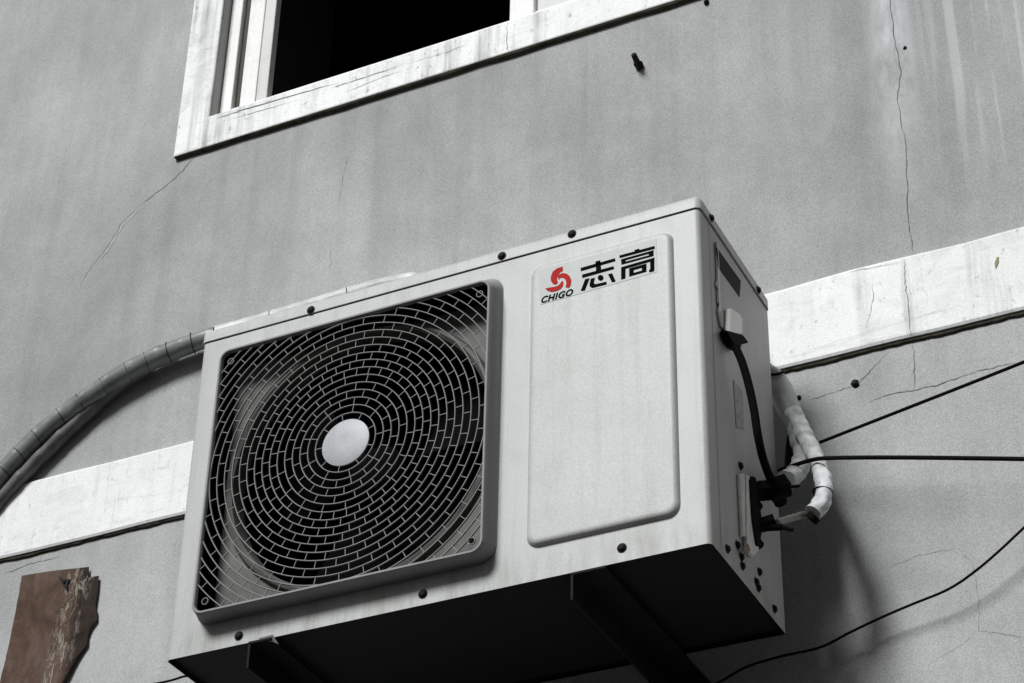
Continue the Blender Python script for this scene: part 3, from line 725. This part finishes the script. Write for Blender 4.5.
c_ = at(822.5, 492, yb - .058); t_ = (at(824, 484, yb - .05) - at(821, 503, yb - .07)).normalized(); u_ = t_.orthogonal().normalized(); v_ = t_.cross(u_)
bm = bmesh.new(); tube(bm, [c_ + (u_*math.cos(a) + v_*math.sin(a))*.0127 + t_*.006*math.sin(a + .6) for a in [2*PI*k/26 for k in range(27)]], .0013, 8); obj('tie', bm, M['black'], T)
bm = bmesh.new(); tube(bm, spline([at(768, 374, YW - .09), at(776, 374.5, YW - .095), at(783, 372, YW - .08)], 6), .0020, 8); obj('tie', bm, M['black'], T)
# second, thinner pipe that leaves the bundle on the left
Q = [at(u, v, YW - .016) for u, v in ((-70, 610), (-30, 540), (0, 500), (30, 468), (60, 438), (88, 412), (118, 386), (150, 366))]
bm = bmesh.new(); tube(bm, dense(spline(Q, 10), .003), .0125, 36, .12, .05, .08)
o = obj('drain_pipe', bm, M['tapedark'], None, smooth=50, loc=tuple(Q[0])); tag(o, 'thinner dark drain pipe just under the thick wrapped pipe at left edge', 'pipe')

# ------------------------------------------------------------------ cables
def cable(name, pl, r, label, mat='black', wob=0.0, sub=10):
    P = spline(pl, sub)
    if wob: P = [p + Vector((0, 0, wob*noise.noise(p*9))) for p in P]
    bm = bmesh.new(); tube(bm, P, r, 10); o = obj(name, bm, M[mat], None, smooth=60, loc=tuple(P[0])); return tag(o, label, 'cable')
xs = WD + .018
cable('power_cable', [ax(735, 346, xs), ax(742, 362, xs + .006), ax(749, 386, xs + .01), ax(754, 410, xs + .012), ax(758, 436, xs + .012), ax(763, 458, xs + .010), ax(771, 480, xs + .004), ax(777, 492, xs)], .0058, 'thick black cable curving down the side of the air conditioner from the white hood')
cable('control_cable', [at(792, 432, yb + .012), at(790, 446, yb + .012), at(789, 460, yb), at(788, 472, yb - .02), at(783, 484, yb - .04)], .0062, 'short black cable hanging behind the two white wrapped pipes')
cable('overhead_cable', [at(803, 449, YW - .05), at(850, 430.5, YW - .08), at(1024, 362, YW - .16), at(1200, 290, YW - .24), at(1600, 120, YW - .4)], .0025, 'thin black cable rising in a straight line to the right from the pipes')
cable('service_cable', [at(778, 471, YW - .13), at(795, 465, YW - .13), at(812, 460, YW - .135), at(832, 458, YW - .14), at(900, 457.5, YW - .17), at(1024, 459, YW - .22), at(1200, 462, YW - .28), at(1600, 470, YW - .4)], .0030, 'black cable running level to the right edge from the white pipes')
cable('sagging_cable', [at(1500, 80, YW - .10), at(1200, 370, YW - .06), at(1110, 448, YW - .045), at(1024, 527, YW - .036), at(1000, 549, YW - .034), at(975, 570, YW - .032), at(950, 587, YW - .03), at(915, 603, YW - .028), at(880, 619, YW - .026), at(850, 633, YW - .025), at(820, 648, YW - .024), at(780, 657, YW - .022), at(745, 668, YW - .02), at(700, 690, YW - .018), at(600, 715, YW - .018), at(400, 715, YW - .018), at(250, 690, YW - .018), at(195, 675, YW - .018), at(160, 683, YW - .018), at(60, 705, YW - .018)], .0019, 'thin sagging black cable crossing the lower right wall and passing below the unit', wob=.004)

# ------------------------------------------------------------------ torn rusty sheet at lower left
ys0 = YW - .003
fold = [(79, 568), (76, 585), (66, 640), (56, 690), (46, 735)]
left = [(22, 576), (18, 600), (9, 645), (0, 682), (-12, 735)]
right = [(89, 567), (93, 582), (97, 612), (86, 645), (64, 685), (48, 742)]
bm = bmesh.new()
leftd = [at(u, v, ys0) for u, v in left]; foldd = [at(u, v, ys0 - .011) for u, v in fold]
n = 72
def samp(pl, t): 
    k = t*(len(pl)-1); i = min(int(k), len(pl)-2); return pl[i].lerp(pl[i+1], k-i)
rrt = [(89, 567), (89, 573), (88, 580), (93, 577), (99, 576), (98, 590), (95.5, 607), (97, 612), (97, 620), (91, 628), (88, 636), (87.5, 645), (82, 652), (75, 664), (67, 677), (64, 683), (58, 700), (50, 742)]
rd = [at(u, v, ys0 - .002) for u, v in rrt]
org = foldd[2].copy()
cols = []
for i in range(n + 1):
    t = i/n; a, b, c = samp(leftd, t), samp(foldd, t), samp(rd, t); row = []
    for j in range(7):
        s = j/6; p = a.lerp(b, s); p.y -= .0025*math.sin(PI*s) ; row.append(p)
    for j in range(1, 5):
        s = j/4; p = b.lerp(c, s); p.x += .0; row.append(p)
    jz = .003*noise.noise(Vector((i*.9, 0, 3)))
    cols.append([bm.verts.new(p + Vector((0, .0012*noise.noise(p*60), jz if i == 0 else 0))) for p in row])
for a, b in zip(cols, cols[1:]):
    for j in range(len(a)-1): bm.faces.new((a[j], a[j+1], b[j+1], b[j]))
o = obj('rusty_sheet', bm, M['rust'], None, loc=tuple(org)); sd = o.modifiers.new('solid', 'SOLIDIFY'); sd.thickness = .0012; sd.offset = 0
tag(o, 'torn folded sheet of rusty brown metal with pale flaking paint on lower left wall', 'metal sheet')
nl = at(65, 583, ys0 - .014)
bm = bmesh.new(); tube(bm, [Vector(nl) + Vector((0, .010, 0)), Vector(nl) + Vector((-.002, -.002, .002))], .0022, 8); 
prism(bm, [at(58.5, 576, nl.y), at(64, 579.5, nl.y), at(70, 579, nl.y), at(67.5, 584, nl.y), at(67, 591, nl.y), at(63.5, 586, nl.y)], (0, .002, 0))
tag(obj('bent_nail', bm, M['screw'], None, loc=tuple(nl)), 'black bent nail stuck in the top of the rusty brown sheet', 'nail')

# ------------------------------------------------------------------ small wall fittings
def anchor(u, v, r, label, out=.006, grp=None):
    p = at(u, v, YW); bm = bmesh.new(); k = 9
    lp = [[p + Vector((q*r*math.cos(2*PI*i/k)*random.uniform(.7, 1.15), -h, q*r*math.sin(2*PI*i/k)*random.uniform(.7, 1.15))) for i in range(k)] for q, h in ((1, 0.0002), (.8, out*.6), (.3, out))]
    V = loft(bm, lp, True); return tag(obj('wall_anchor', bm, M['screw'], None, loc=tuple(p)), label, 'wall anchor', 'old broken fixings left in the wall')
anchor(855.5, 384, .0075, 'black broken fixing on the crack under the right trim band, the larger one')
anchor(799, 398, .0045, 'small dark fixing beside the wrapped pipe bend, right of the unit', .004)
anchor(707, 3, .0055, 'dark fixing near the window corner at the top edge', .008)
anchor(905, 48, .0035, 'tiny dark fixing just right of the long vertical crack', .003)
p = at(640, 68, YW); tip = at(633.5, 54, YW - .030)
bm = bmesh.new(); tube(bm, dense([p, p.lerp(tip, .4), tip], .003), lambda t: .0082 if t < .35 else .0055 - .0025*(t-.35), 10, 0, 1, .5)
tag(obj('rusty_bolt', bm, M['screw'], None, loc=tuple(p)), 'black rusty bolt sticking out of the wall above the air conditioner', 'bolt')
p0 = at(997.5, 257, YW - PB - .001); p1 = at(995, 269, YW - PB - .001)
bm = bmesh.new(); s = Vector((.0026, 0, 0)); prism(bm, [p0 - s*.5, p0 + s*.7, p0.lerp(p1, .5) + s*1.3, p1 + s*.3, p0.lerp(p1, .5) - s], (0, .0007, 0))
tag(obj('dry_leaf', bm, M['leaf'], None, loc=tuple(p0)), 'tiny yellow-green leaf stuck to the white trim band at right', 'leaf')
